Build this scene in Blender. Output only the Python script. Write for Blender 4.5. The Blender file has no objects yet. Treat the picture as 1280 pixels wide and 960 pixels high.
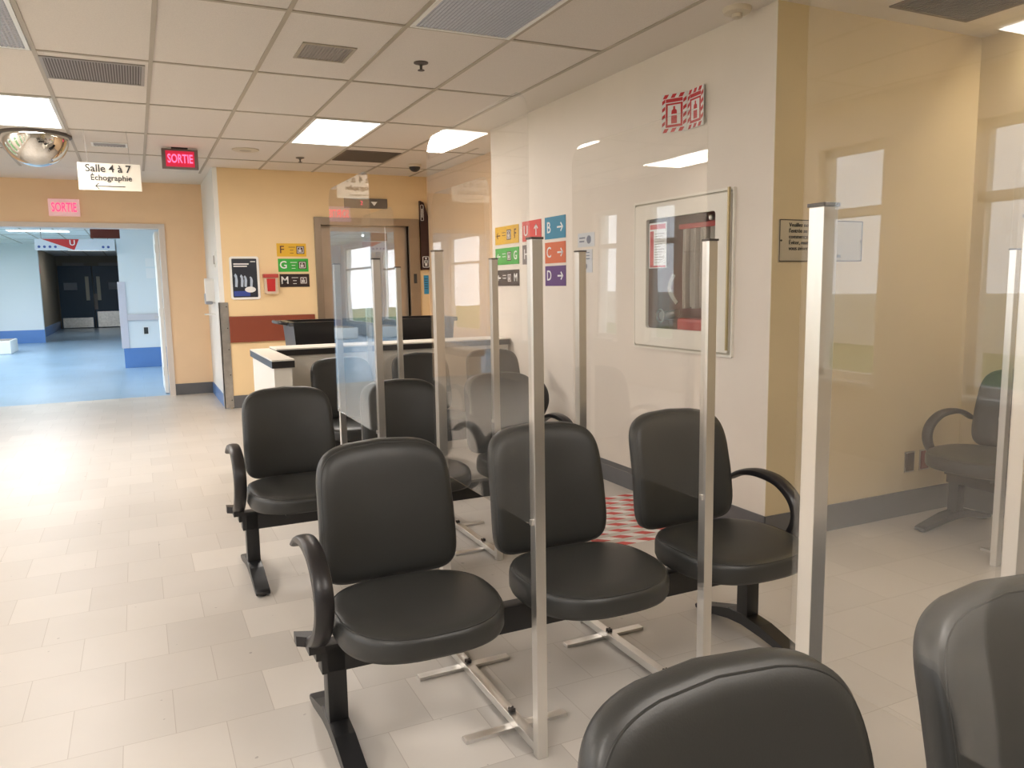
import bpy, bmesh, math, random
from mathutils import Vector, Matrix
random.seed(7)
PI = math.pi
C = bpy.context.scene.collection
S = bpy.context.scene

# ------------------------------------------------------------------ camera
F_PX, YAW, PITCH, ROLL, CAM_H = 976.656, 0.4446, -0.1272, -0.0159, 1.4107
CZ = 2.785
def cam_axes(yaw, pitch, roll):
    fw = Vector((math.sin(yaw)*math.cos(pitch), math.cos(yaw)*math.cos(pitch), math.sin(pitch)))
    r = Vector((math.cos(yaw), -math.sin(yaw), 0)); u = r.cross(fw)
    return r*math.cos(roll)+u*math.sin(roll), -r*math.sin(roll)+u*math.cos(roll), fw
r_, u_, f_ = cam_axes(YAW, PITCH, ROLL)
cd = bpy.data.cameras.new('camera'); cam = bpy.data.objects.new('camera', cd); C.objects.link(cam)
m = Matrix.Identity(4)
for i in range(3):
    m[i][0] = r_[i]; m[i][1] = u_[i]; m[i][2] = -f_[i]
m[0][3], m[1][3], m[2][3] = 0, 0, CAM_H
cam.matrix_world = m
cd.sensor_fit = 'HORIZONTAL'; cd.sensor_width = 36; cd.lens = F_PX*36/1280; cd.clip_start = .02; cd.clip_end = 200
S.camera = cam

# ------------------------------------------------------------------ view + world + light
S.view_settings.view_transform = 'Standard'; S.view_settings.look = 'None'
S.view_settings.gamma = 1; S.view_settings.use_curve_mapping = False
S.view_settings.exposure = 0.12
W = bpy.data.worlds.new('sky'); S.world = W; W.use_nodes = True
bg = W.node_tree.nodes['Background']; bg.inputs[0].default_value = (.88, .93, 1, 1); bg.inputs[1].default_value = 5.0
S.cycles.max_bounces = 10; S.cycles.transparent_max_bounces = 24; S.cycles.diffuse_bounces = 5; S.cycles.glossy_bounces = 5
S.cycles.sample_clamp_indirect = 6; S.cycles.use_denoising = True
S.cycles.blur_glossy = 1.5; S.cycles.caustics_reflective = False; S.cycles.caustics_refractive = False

def area(name, loc, rot, sx, sy, power, col, portal=False):
    l = bpy.data.lights.new(name, 'AREA'); l.shape = 'RECTANGLE'; l.size = sx; l.size_y = sy
    l.energy = power; l.color = col
    if portal: l.cycles.is_portal = True
    o = bpy.data.objects.new(name, l); o.location = loc; o.rotation_euler = rot; C.objects.link(o)
    return o
LAMP = (1.0, .92, .85)
COOL = (.86, .94, 1.0)
TROFFER_W = 42      # light of one lit ceiling fixture
STRIP_W = 26

# ------------------------------------------------------------------ materials
MATS = {}
def mat(name, col, rough=.6, metal=0, bump=0, bscale=60, vary=0, vscale=8, spec=.5, emit=None, estr=0, coat=0, aniso=0):
    if name in MATS: return MATS[name]
    m = bpy.data.materials.new(name); m.use_nodes = True; nt = m.node_tree; b = nt.nodes['Principled BSDF']
    b.inputs['Base Color'].default_value = (*col, 1); b.inputs['Roughness'].default_value = rough
    b.inputs['Metallic'].default_value = metal; b.inputs['Specular IOR Level'].default_value = spec
    b.inputs['Coat Weight'].default_value = coat
    if aniso: b.inputs['Anisotropic'].default_value = aniso
    if emit:
        b.inputs['Emission Color'].default_value = (*emit, 1); b.inputs['Emission Strength'].default_value = estr
    tc = nt.nodes.new('ShaderNodeTexCoord')
    if bump:
        n = nt.nodes.new('ShaderNodeTexNoise'); n.inputs['Scale'].default_value = bscale; n.inputs['Detail'].default_value = 3
        nt.links.new(tc.outputs['Object'], n.inputs['Vector'])
        bp = nt.nodes.new('ShaderNodeBump'); bp.inputs['Strength'].default_value = bump; bp.inputs['Distance'].default_value = .01
        nt.links.new(n.outputs['Fac'], bp.inputs['Height']); nt.links.new(bp.outputs['Normal'], b.inputs['Normal'])
    if vary:
        n = nt.nodes.new('ShaderNodeTexNoise'); n.inputs['Scale'].default_value = vscale; n.inputs['Detail'].default_value = 4
        nt.links.new(tc.outputs['Object'], n.inputs['Vector'])
        r = nt.nodes.new('ShaderNodeValToRGB')
        r.color_ramp.elements[0].position = .3; r.color_ramp.elements[1].position = .7
        r.color_ramp.elements[0].color = (*[c*(1-vary) for c in col], 1)
        r.color_ramp.elements[1].color = (*[min(1, c*(1+vary)) for c in col], 1)
        nt.links.new(n.outputs['Fac'], r.inputs['Fac']); nt.links.new(r.outputs['Color'], b.inputs['Base Color'])
    MATS[name] = m
    return m

def nodes_of(m):
    return m.node_tree, m.node_tree.nodes, m.node_tree.links
def mth(nt, op, a, b=None, c=None):
    n = nt.nodes.new('ShaderNodeMath'); n.operation = op
    for i, v in enumerate((a, b, c)):
        if v is None: continue
        if isinstance(v, (int, float)): n.inputs[i].default_value = v
        else: nt.links.new(v, n.inputs[i])
    return n.outputs[0]

M_cream = mat('cream_paint', (.76, .69, .615), .55, bump=.05, bscale=90, vary=.02, vscale=3)
M_tan = mat('tan_paint', (.60, .50, .325), .55, bump=.05, bscale=90, vary=.02, vscale=3)
M_yellow = mat('yellow_paint', (.80, .60, .34), .55, bump=.05, bscale=90, vary=.02, vscale=3)
M_orange = mat('peach_paint', (.82, .59, .37), .55, bump=.05, bscale=90, vary=.02, vscale=3)
M_white = mat('white_paint', (.80, .80, .78), .5, bump=.04, bscale=90)
M_gyp = mat('ceiling_gypsum_paint', (.72, .67, .61), .7, bump=.05, bscale=120)
M_grid = mat('ceiling_grid_metal', (.42, .37, .30), .5)
M_base = mat('grey_vinyl_base', (.12, .12, .125), .4, vary=.06)
M_bluebase = mat('blue_vinyl_base', (.10, .22, .50), .35)
M_frame = mat('door_frame_paint', (.66, .60, .55), .4)
M_leather = mat('charcoal_vinyl', (.030, .030, .028), .42, bump=.05, bscale=320, vary=.05, vscale=5, spec=.5)
M_piping = mat('vinyl_piping', (.030, .030, .028), .5)
M_black = mat('black_plastic', (.016, .014, .015), .36, bump=.05, bscale=300)
M_blackmetal = mat('black_powder_coat', (.012, .012, .013), .38)
M_alu = mat('brushed_aluminium', (.78, .76, .73), .32, metal=1, bump=.03, bscale=120, aniso=.5)
M_cap = mat('post_cap_plastic', (.05, .04, .035), .5)
M_steel = mat('stainless_steel', (.55, .53, .50), .30, metal=1, vary=.12, vscale=14)
M_elev = mat('elevator_steel', (.46, .38, .30), .34, metal=.7, vary=.05, vscale=6)
M_elevf = mat('elevator_frame_steel', (.33, .27, .21), .35, metal=.85)
M_laminate = mat('white_laminate', (.74, .70, .62), .35)
M_blackedge = mat('black_laminate_edge', (.02, .017, .016), .35)
M_rail = mat('red_brown_bumper', (.22, .045, .018), .5)
M_brown = mat('dark_brown_panel', (.035, .010, .008), .4)
M_whiteplate = mat('white_plate', (.80, .80, .78), .4)
M_cabframe = mat('cabinet_enamel', (.80, .76, .68), .3)
M_cabin = mat('cabinet_interior', (.17, .045, .04), .5)
M_red = mat('red_enamel', (.50, .02, .02), .4)
M_hose = mat('white_canvas_hose', (.50, .45, .40), .8, bump=.3, bscale=140)
M_paper = mat('paper', (.78, .78, .78), .6)
M_ink = mat('black_ink', (.03, .03, .03), .6)
M_chrome = mat('mirror_chrome', (.72, .70, .66), .03, metal=1)
M_vent = mat('grille_grey', (.33, .30, .28), .5)
M_ventd = mat('grille_slot_dark', (.12, .10, .09), .6)
M_ventbrown = mat('grille_brown', (.16, .12, .09), .6)
M_lens = mat('prismatic_lens', (.42, .45, .52), .25, bump=.6, bscale=40)
M_diffglow = mat('lit_diffuser', (.9, .9, .88), .4, emit=(1, .98, .93), estr=3.5)
M_glowred = mat('exit_letter_glow', (.5, .02, .05), .5, emit=(1, .03, .13), estr=1.5)
M_glowface = mat('exit_face_glow', (.6, .3, .35), .5, emit=(.9, .45, .52), estr=.7)
M_exithouse = mat('exit_housing_grey', (.16, .12, .11), .5)
M_bluedoor = mat('navy_door', (.02, .06, .11), .4)
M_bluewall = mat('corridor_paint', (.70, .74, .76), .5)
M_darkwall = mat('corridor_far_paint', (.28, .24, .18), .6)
M_grass = mat('lawn', (.09, .16, .05), .9, vary=.3, vscale=3)
M_wine = mat('wine_plate', (.10, .02, .02), .5)
M_smoke = mat('detector_plastic', (.62, .55, .44), .5)
M_blackcart = mat('black_tub_plastic', (.010, .010, .012), .28)

# acrylic: clear thin sheet, Schlick reflection, the same from both sides
def glassmat(name, tint, wav, haze=0.0):
    m = bpy.data.materials.new(name); m.use_nodes = True; nt, N, L = nodes_of(m); N.clear()
    out = N.new('ShaderNodeOutputMaterial'); tr = N.new('ShaderNodeBsdfTransparent'); tr.inputs[0].default_value = (*tint, 1)
    gl = N.new('ShaderNodeBsdfGlossy'); gl.inputs['Roughness'].default_value = 0.012
    geo = N.new('ShaderNodeNewGeometry'); dot = N.new('ShaderNodeVectorMath'); dot.operation = 'DOT_PRODUCT'
    L.new(geo.outputs['Normal'], dot.inputs[0]); L.new(geo.outputs['Incoming'], dot.inputs[1])
    c = mth(nt, 'ABSOLUTE', dot.outputs['Value']); k = mth(nt, 'SUBTRACT', 1.0, c); k = mth(nt, 'POWER', k, 5.0)
    f = mth(nt, 'MULTIPLY_ADD', k, .96, .04)
    tc = N.new('ShaderNodeTexCoord'); no = N.new('ShaderNodeTexNoise'); no.inputs['Scale'].default_value = 2.2; no.inputs['Detail'].default_value = 1
    L.new(tc.outputs['Object'], no.inputs['Vector'])
    bp = N.new('ShaderNodeBump'); bp.inputs['Strength'].default_value = wav; bp.inputs['Distance'].default_value = .02
    L.new(no.outputs['Fac'], bp.inputs['Height']); L.new(bp.outputs['Normal'], gl.inputs['Normal'])
    mx = N.new('ShaderNodeMixShader'); L.new(f, mx.inputs[0]); L.new(tr.outputs[0], mx.inputs[1]); L.new(gl.outputs[0], mx.inputs[2])
    if haze:
        df = N.new('ShaderNodeBsdfDiffuse'); df.inputs[0].default_value = (.8, .78, .74, 1)
        m2 = N.new('ShaderNodeMixShader')
        n2 = N.new('ShaderNodeTexNoise'); n2.inputs['Scale'].default_value = 3; n2.inputs['Detail'].default_value = 5
        L.new(tc.outputs['Object'], n2.inputs['Vector']); hz = mth(nt, 'MULTIPLY', n2.outputs['Fac'], haze)
        L.new(hz, m2.inputs[0]); L.new(mx.outputs[0], m2.inputs[1]); L.new(df.outputs[0], m2.inputs[2]); mx = m2
    L.new(mx.outputs[0], out.inputs[0])
    return m
M_acrylic = glassmat('clear_acrylic', (.985, .98, .97), .045, .035)
M_glass = glassmat('window_glass', (.97, .98, .98), .0)

# vinyl tile floor: running bond, tone per tile, thin joints, wax gloss
def tilemat(name, cols, seam, patches, tile=.3048, ox=-.2836, oy=3.1957, rough=.38, var=.05):
    m = bpy.data.materials.new(name); m.use_nodes = True; nt, N, L = nodes_of(m); b = N['Principled BSDF']
    tc = N.new('ShaderNodeTexCoord'); sp = N.new('ShaderNodeSeparateXYZ'); L.new(tc.outputs['Object'], sp.inputs[0])
    yy = mth(nt, 'DIVIDE', mth(nt, 'SUBTRACT', sp.outputs[1], oy), tile); row = mth(nt, 'FLOOR', yy)
    odd = mth(nt, 'FLOORED_MODULO', row, 2.0)
    xx = mth(nt, 'ADD', mth(nt, 'DIVIDE', mth(nt, 'SUBTRACT', sp.outputs[0], ox), tile), mth(nt, 'MULTIPLY', odd, -.5)); col = mth(nt, 'FLOOR', xx)
    fy = mth(nt, 'SUBTRACT', yy, row); fx = mth(nt, 'SUBTRACT', xx, col)
    dx = mth(nt, 'MINIMUM', fx, mth(nt, 'SUBTRACT', 1.0, fx)); dy = mth(nt, 'MINIMUM', fy, mth(nt, 'SUBTRACT', 1.0, fy))
    d = mth(nt, 'MINIMUM', dx, dy); joint = mth(nt, 'LESS_THAN', d, .0045)
    cb = N.new('ShaderNodeCombineXYZ'); L.new(row, cb.inputs[0]); L.new(col, cb.inputs[1])
    wn = N.new('ShaderNodeTexWhiteNoise'); wn.noise_dimensions = '2D'; L.new(cb.outputs[0], wn.inputs['Vector'])
    rp = N.new('ShaderNodeValToRGB'); rp.color_ramp.elements[0].color = (*[c*(1-var) for c in cols], 1); rp.color_ramp.elements[1].color = (*[min(1, c*(1+var)) for c in cols], 1)
    L.new(wn.outputs['Value'], rp.inputs[0]); cur = rp.outputs[0]
    fac = None
    for (rr, c0, c1) in patches:      # tiles replaced later by paler ones
        a = mth(nt, 'COMPARE', row, float(rr), .1)
        q = mth(nt, 'MULTIPLY', mth(nt, 'GREATER_THAN', col, c0-.5), mth(nt, 'LESS_THAN', col, c1+.5))
        a = mth(nt, 'MULTIPLY', a, q); fac = a if fac is None else mth(nt, 'MAXIMUM', fac, a)
    def mixc(f, a, bcol):
        x = N.new('ShaderNodeMix'); x.data_type = 'RGBA'; L.new(f, x.inputs[0]); L.new(a, x.inputs[6])
        x.inputs[7].default_value = (*bcol, 1); return x.outputs[2]
    if fac is not None: cur = mixc(fac, cur, [min(1, c*1.14) for c in cols])
    # grime clouds and specks
    n1 = N.new('ShaderNodeTexNoise'); n1.inputs['Scale'].default_value = 1.6; n1.inputs['Detail'].default_value = 6; L.new(tc.outputs['Object'], n1.inputs['Vector'])
    g = N.new('ShaderNodeValToRGB'); g.color_ramp.elements[0].position = .35; g.color_ramp.elements[1].position = .75
    g.color_ramp.elements[0].color = (.93, .93, .92, 1); g.color_ramp.elements[1].color = (1, 1, 1, 1); L.new(n1.outputs['Fac'], g.inputs[0])
    x = N.new('ShaderNodeMix'); x.data_type = 'RGBA'; x.blend_type = 'MULTIPLY'; x.inputs[0].default_value = 1
    L.new(cur, x.inputs[6]); L.new(g.outputs[0], x.inputs[7]); cur = x.outputs[2]
    n2 = N.new('ShaderNodeTexNoise'); n2.inputs['Scale'].default_value = 28; n2.inputs['Detail'].default_value = 1; L.new(tc.outputs['Object'], n2.inputs['Vector'])
    cur = mixc(mth(nt, 'MULTIPLY', mth(nt, 'GREATER_THAN', n2.outputs['Fac'], .79), .6), cur, [c*.4 for c in cols])
    cur = mixc(mth(nt, 'MULTIPLY', joint, .45), cur, seam)
    L.new(cur, b.inputs['Base Color'])
    b.inputs['Roughness'].default_value = rough
    b.inputs['Specular IOR Level'].default_value = .5
    return m
PATCH = [(-1, 2, 3), (-2, 2, 2), (0, 2, 2), (3, 1, 3), (-4, 3, 3), (-3, 3, 3), (-5, 4, 4)]
M_floor = tilemat('waxed_vinyl_tile', (.54, .50, .455), (.25, .20, .15), PATCH)
M_cfloor = tilemat('blue_vinyl_tile', (.30, .44, .60), (.12, .25, .4), [], tile=.6096, rough=.28, var=.03)

# ceiling tile: fine fissures
M_tile = mat('acoustic_tile', (.72, .67, .62), .85, bump=.35, bscale=230, vary=.05, vscale=150)
# hazard tape
def tapemat():
    m = bpy.data.materials.new('hazard_tape'); m.use_nodes = True; nt, N, L = nodes_of(m); b = N['Principled BSDF']
    tc = N.new('ShaderNodeTexCoord'); sp = N.new('ShaderNodeSeparateXYZ'); L.new(tc.outputs['Object'], sp.inputs[0])
    v = mth(nt, 'FRACT', mth(nt, 'DIVIDE', mth(nt, 'ADD', sp.outputs[0], sp.outputs[1]), .15)); s = mth(nt, 'GREATER_THAN', v, .5)
    x = N.new('ShaderNodeMix'); x.data_type = 'RGBA'; L.new(s, x.inputs[0]); x.inputs[6].default_value = (.75, .73, .70, 1); x.inputs[7].default_value = (.55, .05, .04, 1)
    L.new(x.outputs[2], b.inputs['Base Color']); b.inputs['Roughness'].default_value = .45
    return m
M_tape = tapemat()

# ------------------------------------------------------------------ mesh helpers
def obj(name, bm, material, parent=None, smooth=False, label=None, angle=40):
    me = bpy.data.meshes.new(name); bmesh.ops.recalc_face_normals(bm, faces=bm.faces); bm.to_mesh(me); bm.free()
    mats = material if isinstance(material, (list, tuple)) else [material]
    for k in mats: me.materials.append(k)
    o = bpy.data.objects.new(name, me); C.objects.link(o)
    if smooth:
        me.shade_smooth()
        if hasattr(me, 'set_sharp_from_angle'): me.set_sharp_from_angle(angle=math.radians(angle))
    if parent: o.parent = parent
    if label: o['label'] = label
    return o
def BM(): return bmesh.new()
def box(bm, x0, y0, z0, x1, y1, z1, bev=0, mi=0):
    vs = [bm.verts.new(p) for p in ((x0,y0,z0),(x1,y0,z0),(x1,y1,z0),(x0,y1,z0),(x0,y0,z1),(x1,y0,z1),(x1,y1,z1),(x0,y1,z1))]
    fs = [bm.faces.new([vs[i] for i in f]) for f in ((3,2,1,0),(4,5,6,7),(0,1,5,4),(1,2,6,5),(2,3,7,6),(3,0,4,7))]
    for f in fs: f.material_index = mi
    if bev:
        es = list({e for f in fs for e in f.edges})
        bmesh.ops.bevel(bm, geom=es, offset=bev, segments=2, affect='EDGES', profile=.6)
    return bm
def boxc(bm, c, s, bev=0, mi=0):
    return box(bm, c[0]-s[0]/2, c[1]-s[1]/2, c[2]-s[2]/2, c[0]+s[0]/2, c[1]+s[1]/2, c[2]+s[2]/2, bev, mi)
def prism(bm, pts, axis, a0, a1, mi=0):
    """pts: 2-D outline; axis: which axis is extruded from a0 to a1"""
    def mk(p, a):
        q = list(p); q.insert(axis, a); return bm.verts.new(q)
    A = [mk(p, a0) for p in pts]; B = [mk(p, a1) for p in pts]; n = len(pts)
    fs = [bm.faces.new(A), bm.faces.new(B[::-1])]
    for i in range(n): fs.append(bm.faces.new((A[i], A[(i+1) % n], B[(i+1) % n], B[i])))
    for f in fs: f.material_index = mi
    return bm
def lathe(bm, prof, c=(0,0,0), n=24, cap=True):
    rings = []
    for r, z in prof:
        rings.append([bm.verts.new((c[0]+r*math.cos(2*PI*i/n), c[1]+r*math.sin(2*PI*i/n), c[2]+z)) for i in range(n)])
    for a, b in zip(rings, rings[1:]):
        for i in range(n): bm.faces.new((a[i], a[(i+1) % n], b[(i+1) % n], b[i]))
    if cap:
        bm.faces.new(rings[0]); bm.faces.new(rings[-1][::-1])
    return bm
def sweep(bm, path, w, t, side=Vector((1,0,0)), n=10, closed=False, ex=2.6):
    """superelliptic section, w along `side`, t in the path plane; w,t may be lists"""
    P = [Vector(p) for p in path]; rings = []; k = len(P)
    for i, p in enumerate(P):
        if closed: d = P[(i+1) % k]-P[i-1]
        else: d = P[min(i+1, k-1)]-P[max(i-1, 0)]
        d.normalize(); nn = d.cross(side).normalized(); s = nn.cross(d).normalized()
        ww = w[i] if isinstance(w, (list, tuple)) else w; tt = t[i] if isinstance(t, (list, tuple)) else t
        ring = []
        for j in range(n):
            a = 2*PI*j/n; ca, sa = math.cos(a), math.sin(a)
            x = math.copysign(abs(ca)**(2/ex), ca)*ww/2; y = math.copysign(abs(sa)**(2/ex), sa)*tt/2
            ring.append(bm.verts.new(p+s*x+nn*y))
        rings.append(ring)
    rr = list(zip(rings, rings[1:])) + ([(rings[-1], rings[0])] if closed else [])
    for a, b in rr:
        for j in range(n): bm.faces.new((a[j], a[(j+1) % n], b[(j+1) % n], b[j]))
    if not closed:
        bm.faces.new(rings[0]); bm.faces.new(rings[-1][::-1])
    return bm
def catmull(pts, k=6):
    P = [Vector(p) for p in pts]; P = [P[0]*2-P[1]]+P+[P[-1]*2-P[-2]]; out = []
    for i in range(1, len(P)-2):
        for j in range(k):
            t = j/k; a, b, c, d = P[i-1:i+3]
            out.append(.5*((2*b)+(c-a)*t+(2*a-5*b+4*c-d)*t*t+(3*b-a-3*c+d)*t**3))
    out.append(P[-2]); return out

def thing(name, label, cat, loc=(0,0,0), rot=(0,0,0), group=None):
    o = bpy.data.objects.new(name, None); C.objects.link(o); o.empty_display_size = .1
    o.location = loc; o.rotation_euler = rot; o['label'] = label; o['category'] = cat
    if group: o['group'] = group
    return o
def tag(o, label, cat, group=None):
    o['label'] = label; o['category'] = cat
    if group: o['group'] = group
    return o
def struct(name, bm, m, smooth=False):
    o = obj(name, bm, m, None, smooth); o['kind'] = 'structure'; return o
def copy_tree(o, parent=None):
    c = o.copy(); C.objects.link(c)
    if parent: c.parent = parent
    for ch in list(o.children): copy_tree(ch, c)
    return c
BACK = (PI/2, 0, 0)            # faces -y
RIGHT = (PI/2, 0, -PI/2)       # on the right wall, faces -x
def text(s, size, m, parent, x, y, z=.004, name='lettering', sx=1, align='CENTER', ext=.0012, bold=0, label=None):
    cu = bpy.data.curves.new(name, 'FONT'); cu.body = s; cu.size = size; cu.align_x = align; cu.align_y = 'CENTER'
    cu.extrude = ext; cu.offset = bold; cu.resolution_u = 3
    t = bpy.data.objects.new('tmp', cu); C.objects.link(t)
    dg = bpy.context.evaluated_depsgraph_get(); me = bpy.data.meshes.new_from_object(t.evaluated_get(dg)); me.name = name
    bpy.data.objects.remove(t); bpy.data.curves.remove(cu)
    for v in me.vertices: v.co.x *= sx
    me.materials.clear(); me.materials.append(m)
    o = bpy.data.objects.new(name, me); C.objects.link(o); o.parent = parent; o.location = (x, y, z)
    if label: o['label'] = label
    return o
def arrow_bm(bm, x, y, L, d, w, z=.0045, t=.001, hd=.36):
    """arrow of length L pointing in d = 'left','right','up'; strokes w wide"""
    rot = {'right': 0, 'up': PI/2, 'left': PI}[d]
    def bar(x0, y0, x1, y1):
        v = Vector((x1-x0, y1-y0)); n = Vector((-v.y, v.x)).normalized()*w/2
        pts = [(x0+n.x, y0+n.y), (x0-n.x, y0-n.y), (x1-n.x, y1-n.y), (x1+n.x, y1+n.y)]
        pts = [(x+p[0]*math.cos(rot)-p[1]*math.sin(rot), y+p[0]*math.sin(rot)+p[1]*math.cos(rot)) for p in pts]
        prism(bm, pts, 2, z-t, z)
    bar(-L/2, 0, L/2, 0); h = L*hd; bar(L/2-h, h, L/2+w*.3, -w*.3); bar(L/2-h, -h, L/2+w*.3, w*.3)
    return bm
def rrect(x0, y0, x1, y1, r, n=5):
    out = []
    for cx, cy, a in ((x1-r, y1-r, 0), (x0+r, y1-r, PI/2), (x0+r, y0+r, PI), (x1-r, y0+r, 1.5*PI)):
        for i in range(n+1):
            t = a+PI/2*i/n; out.append((cx+r*math.cos(t), cy+r*math.sin(t)))
    return out
def ring_bm(bm, outer, inner, z0, z1):
    n = len(outer); V = [[bm.verts.new((p[0], p[1], z)) for p in q] for q in (outer, inner) for z in (z0, z1)]
    o0, o1, i0, i1 = V
    for i in range(n):
        j = (i+1) % n
        bm.faces.new((o0[i], o0[j], o1[j], o1[i])); bm.faces.new((i0[i], i1[i], i1[j], i0[j]))
        bm.faces.new((o1[i], o1[j], i1[j], i1[i])); bm.faces.new((o0[i], i0[i], i0[j], o0[j]))
    return bm

# ================================================================== ROOM
XR, YP, XS, YB, YD, XL = 2.97, 3.10, 4.53, 9.70, 11.35, -3.0
YREAR = -4.5
YW = 6.6      # where the cream wall ends; beyond it the wall steps back to x = 3.45
b = BM(); box(b, XL-.2, YREAR-.2, -.1, XS+.2, YD+.05, 0); struct('floor', b, M_floor)
b = BM(); box(b, -4.2, YD+.05, -.1, 1.2, 35, -.0005); struct('floor_corridor', b, M_cfloor)
# ceilings: tiles, then a plain gypsum margin beside the right wall and over the side bay
GX0, GX1, GY0, GY1 = XL, 2.62, YREAR, 10.25
b = BM(); box(b, XL-.2, YREAR-.2, CZ, 2.62, 10.25, CZ+.08); box(b, 2.62, YW+.9, CZ, 3.6, 10.25, CZ+.08); struct('ceiling', b, M_tile)
b = BM(); box(b, 2.62, YREAR-.2, CZ-.001, XS+.2, YW+.9, CZ+.08); box(b, XL-.2, 10.25, CZ-.001, 3.6, YD+.2, CZ+.08); struct('ceiling_margin', b, M_gyp)
b = BM()
X0g, Y0g = 2.62, 2.9545
k = 0
while X0g-.61*k > XL:
    x = X0g-.61*k; box(b, x-.012, YREAR, CZ-.006, x+.012, 10.25, CZ+.002); k += 1
box(b, X0g+.61-.012, YW+.9, CZ-.006, X0g+.61+.012, 10.25, CZ+.002)
for j in range(-6, 7):
    y = Y0g+1.22*(j); 
    if YREAR < y < 10.25: box(b, XL, y-.012, CZ-.0055, (3.45 if y > YW+.9 else 2.62), y+.012, CZ+.002)
struct('trim_ceiling_grid', b, M_grid)

# fire cabinet opening in the right wall
CY0, CY1, CZ0, CZ1 = 3.44, 4.25, 1.05, 1.86
b = BM()
box(b, XR, YP, 0, XS+.2, CY0, CZ+.05); box(b, XR, CY1, 0, 3.45, YW, CZ+.05)
box(b, XR, CY0, 0, 3.6, CY1, CZ0); box(b, XR, CY0, CZ1, 3.6, CY1, CZ+.05); box(b, XR+.22, CY0, CZ0, 3.6, CY1, CZ1)
struct('wall_right', b, M_cream)
b = BM(); box(b, XR, YP-.004, 0, XS, YP, CZ); struct('wall_bay', b, M_tan)
b = BM(); box(b, XS, YREAR, 0, XS+.2, YP, CZ+.05); struct('wall_side', b, M_tan)
b = BM(); box(b, 3.45, YW, 0, 3.65, YB+.2, CZ+.05); struct('wall_right_far', b, M_orange)
# back wall with lift doorway
EX0, EX1, EZ = 2.08, 3.19, 2.16
b = BM(); box(b, .93, YB, 0, EX0, YB+.25, CZ+.05); box(b, EX1, YB, 0, 3.45, YB+.25, CZ+.05); box(b, EX0, YB, EZ, EX1, YB+.25, CZ+.05)
struct('wall_back', b, M_yellow)
b = BM(); box(b, .878, YB, 0, .93, YD, CZ+.05); struct('wall_return', b, M_white)
# door wall
DX0, DX1, DZ = -1.95, .33, 2.20
b = BM(); box(b, DX1+.03, YD, 0, 1.08, YD+.2, CZ+.05); box(b, XL-.2, YD, 0, DX0-.03, YD+.2, CZ+.05); box(b, DX0-.03, YD, DZ+.03, DX1+.03, YD+.2, CZ+.05)
struct('wall_door', b, M_orange)
b = BM(); box(b, XL-.2, YREAR-.2, 0, XS+.2, YREAR, CZ+.05); struct('wall_rear', b, M_cream)
# left wall with tall windows
wy = [(4.5+1.3125*i-.31, 4.5+1.3125*i+.31) for i in range(-6, 5)]
SILL, HEAD = .60, 2.45
b = BM(); box(b, XL-.2, YREAR, 0, XL, YD, SILL); box(b, XL-.2, YREAR, HEAD, XL, YD, CZ+.05)
ys = [YREAR]+[v for w in wy for v in w]+[YD]
for i in range(0, len(ys), 2): box(b, XL-.2, ys[i], SILL, XL, ys[i+1], HEAD)
struct('wall_left', b, M_cream)
for i, (a, c) in enumerate(wy):
    b = BM(); t = .06
    box(b, XL-.15, a, SILL, XL-.08, a+t, HEAD); box(b, XL-.15, c-t, SILL, XL-.08, c, HEAD)
    box(b, XL-.15, a, SILL, XL-.08, c, SILL+t); box(b, XL-.15, a, HEAD-t, XL-.08, c, HEAD); box(b, XL-.15, a, 1.90, XL-.08, c, 1.97)
    box(b, XL-.02, a-.02, SILL-.03, XL+.06, c+.02, SILL)
    w = struct('window_%d' % (i+1), b, M_white)
    b = BM(); box(b, XL-.115, a+t, SILL+t, XL-.109, c-t, HEAD-t); obj('pane', b, M_glass, w)
    area('daylight_window', (XL-.22, (a+c)/2, (SILL+HEAD)/2), (0, -PI/2, 0), HEAD-SILL, c-a, 1, (1, 1, 1), portal=True)
b = BM(); box(b, -60, -30, -.35, XL-.4, 60, -.3); struct('ground_outside', b, M_grass)
b = BM(); box(b, -16, -30, -.3, -15, 40, 1.0); box(b, -15.02, -30, -.3, -14.98, 40, -.05); struct('wall_outside_building', b, mat('pale_stone', (.62, .62, .60), .8, vary=.15, vscale=1.2))
# skirting
b = BM()
H = .15
box(b, XR-.006, YP-.01, 0, XR, YW, H); struct('baseboard_right', b, M_base)
b = BM(); box(b, XR-.006, YP-.012, 0, XS, YP-.004, H); struct('baseboard_bay', b, M_base)
b = BM(); box(b, XS-.008, YREAR, 0, XS, YP-.012, H); struct('baseboard_side', b, M_base)
b = BM(); box(b, .95, YB-.008, 0, EX0-.12, YB, H); struct('baseboard_back', b, M_base)
b = BM(); box(b, DX1+.07, YD-.008, 0, .87, YD, H); struct('baseboard_door_wall', b, M_base)
b = BM(); box(b, .868, YB+.04, 0, .878, YD-.008, H); struct('baseboard_return', b, M_bluebase)
# door frame
b = BM(); box(b, DX1, YD-.02, 0, DX1+.07, YD+.22, DZ+.06); box(b, DX0-.07, YD-.02, 0, DX0, YD+.22, DZ+.06); box(b, DX0, YD-.02, DZ, DX1, YD+.22, DZ+.06)
struct('trim_door_frame', b, M_frame)
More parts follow.
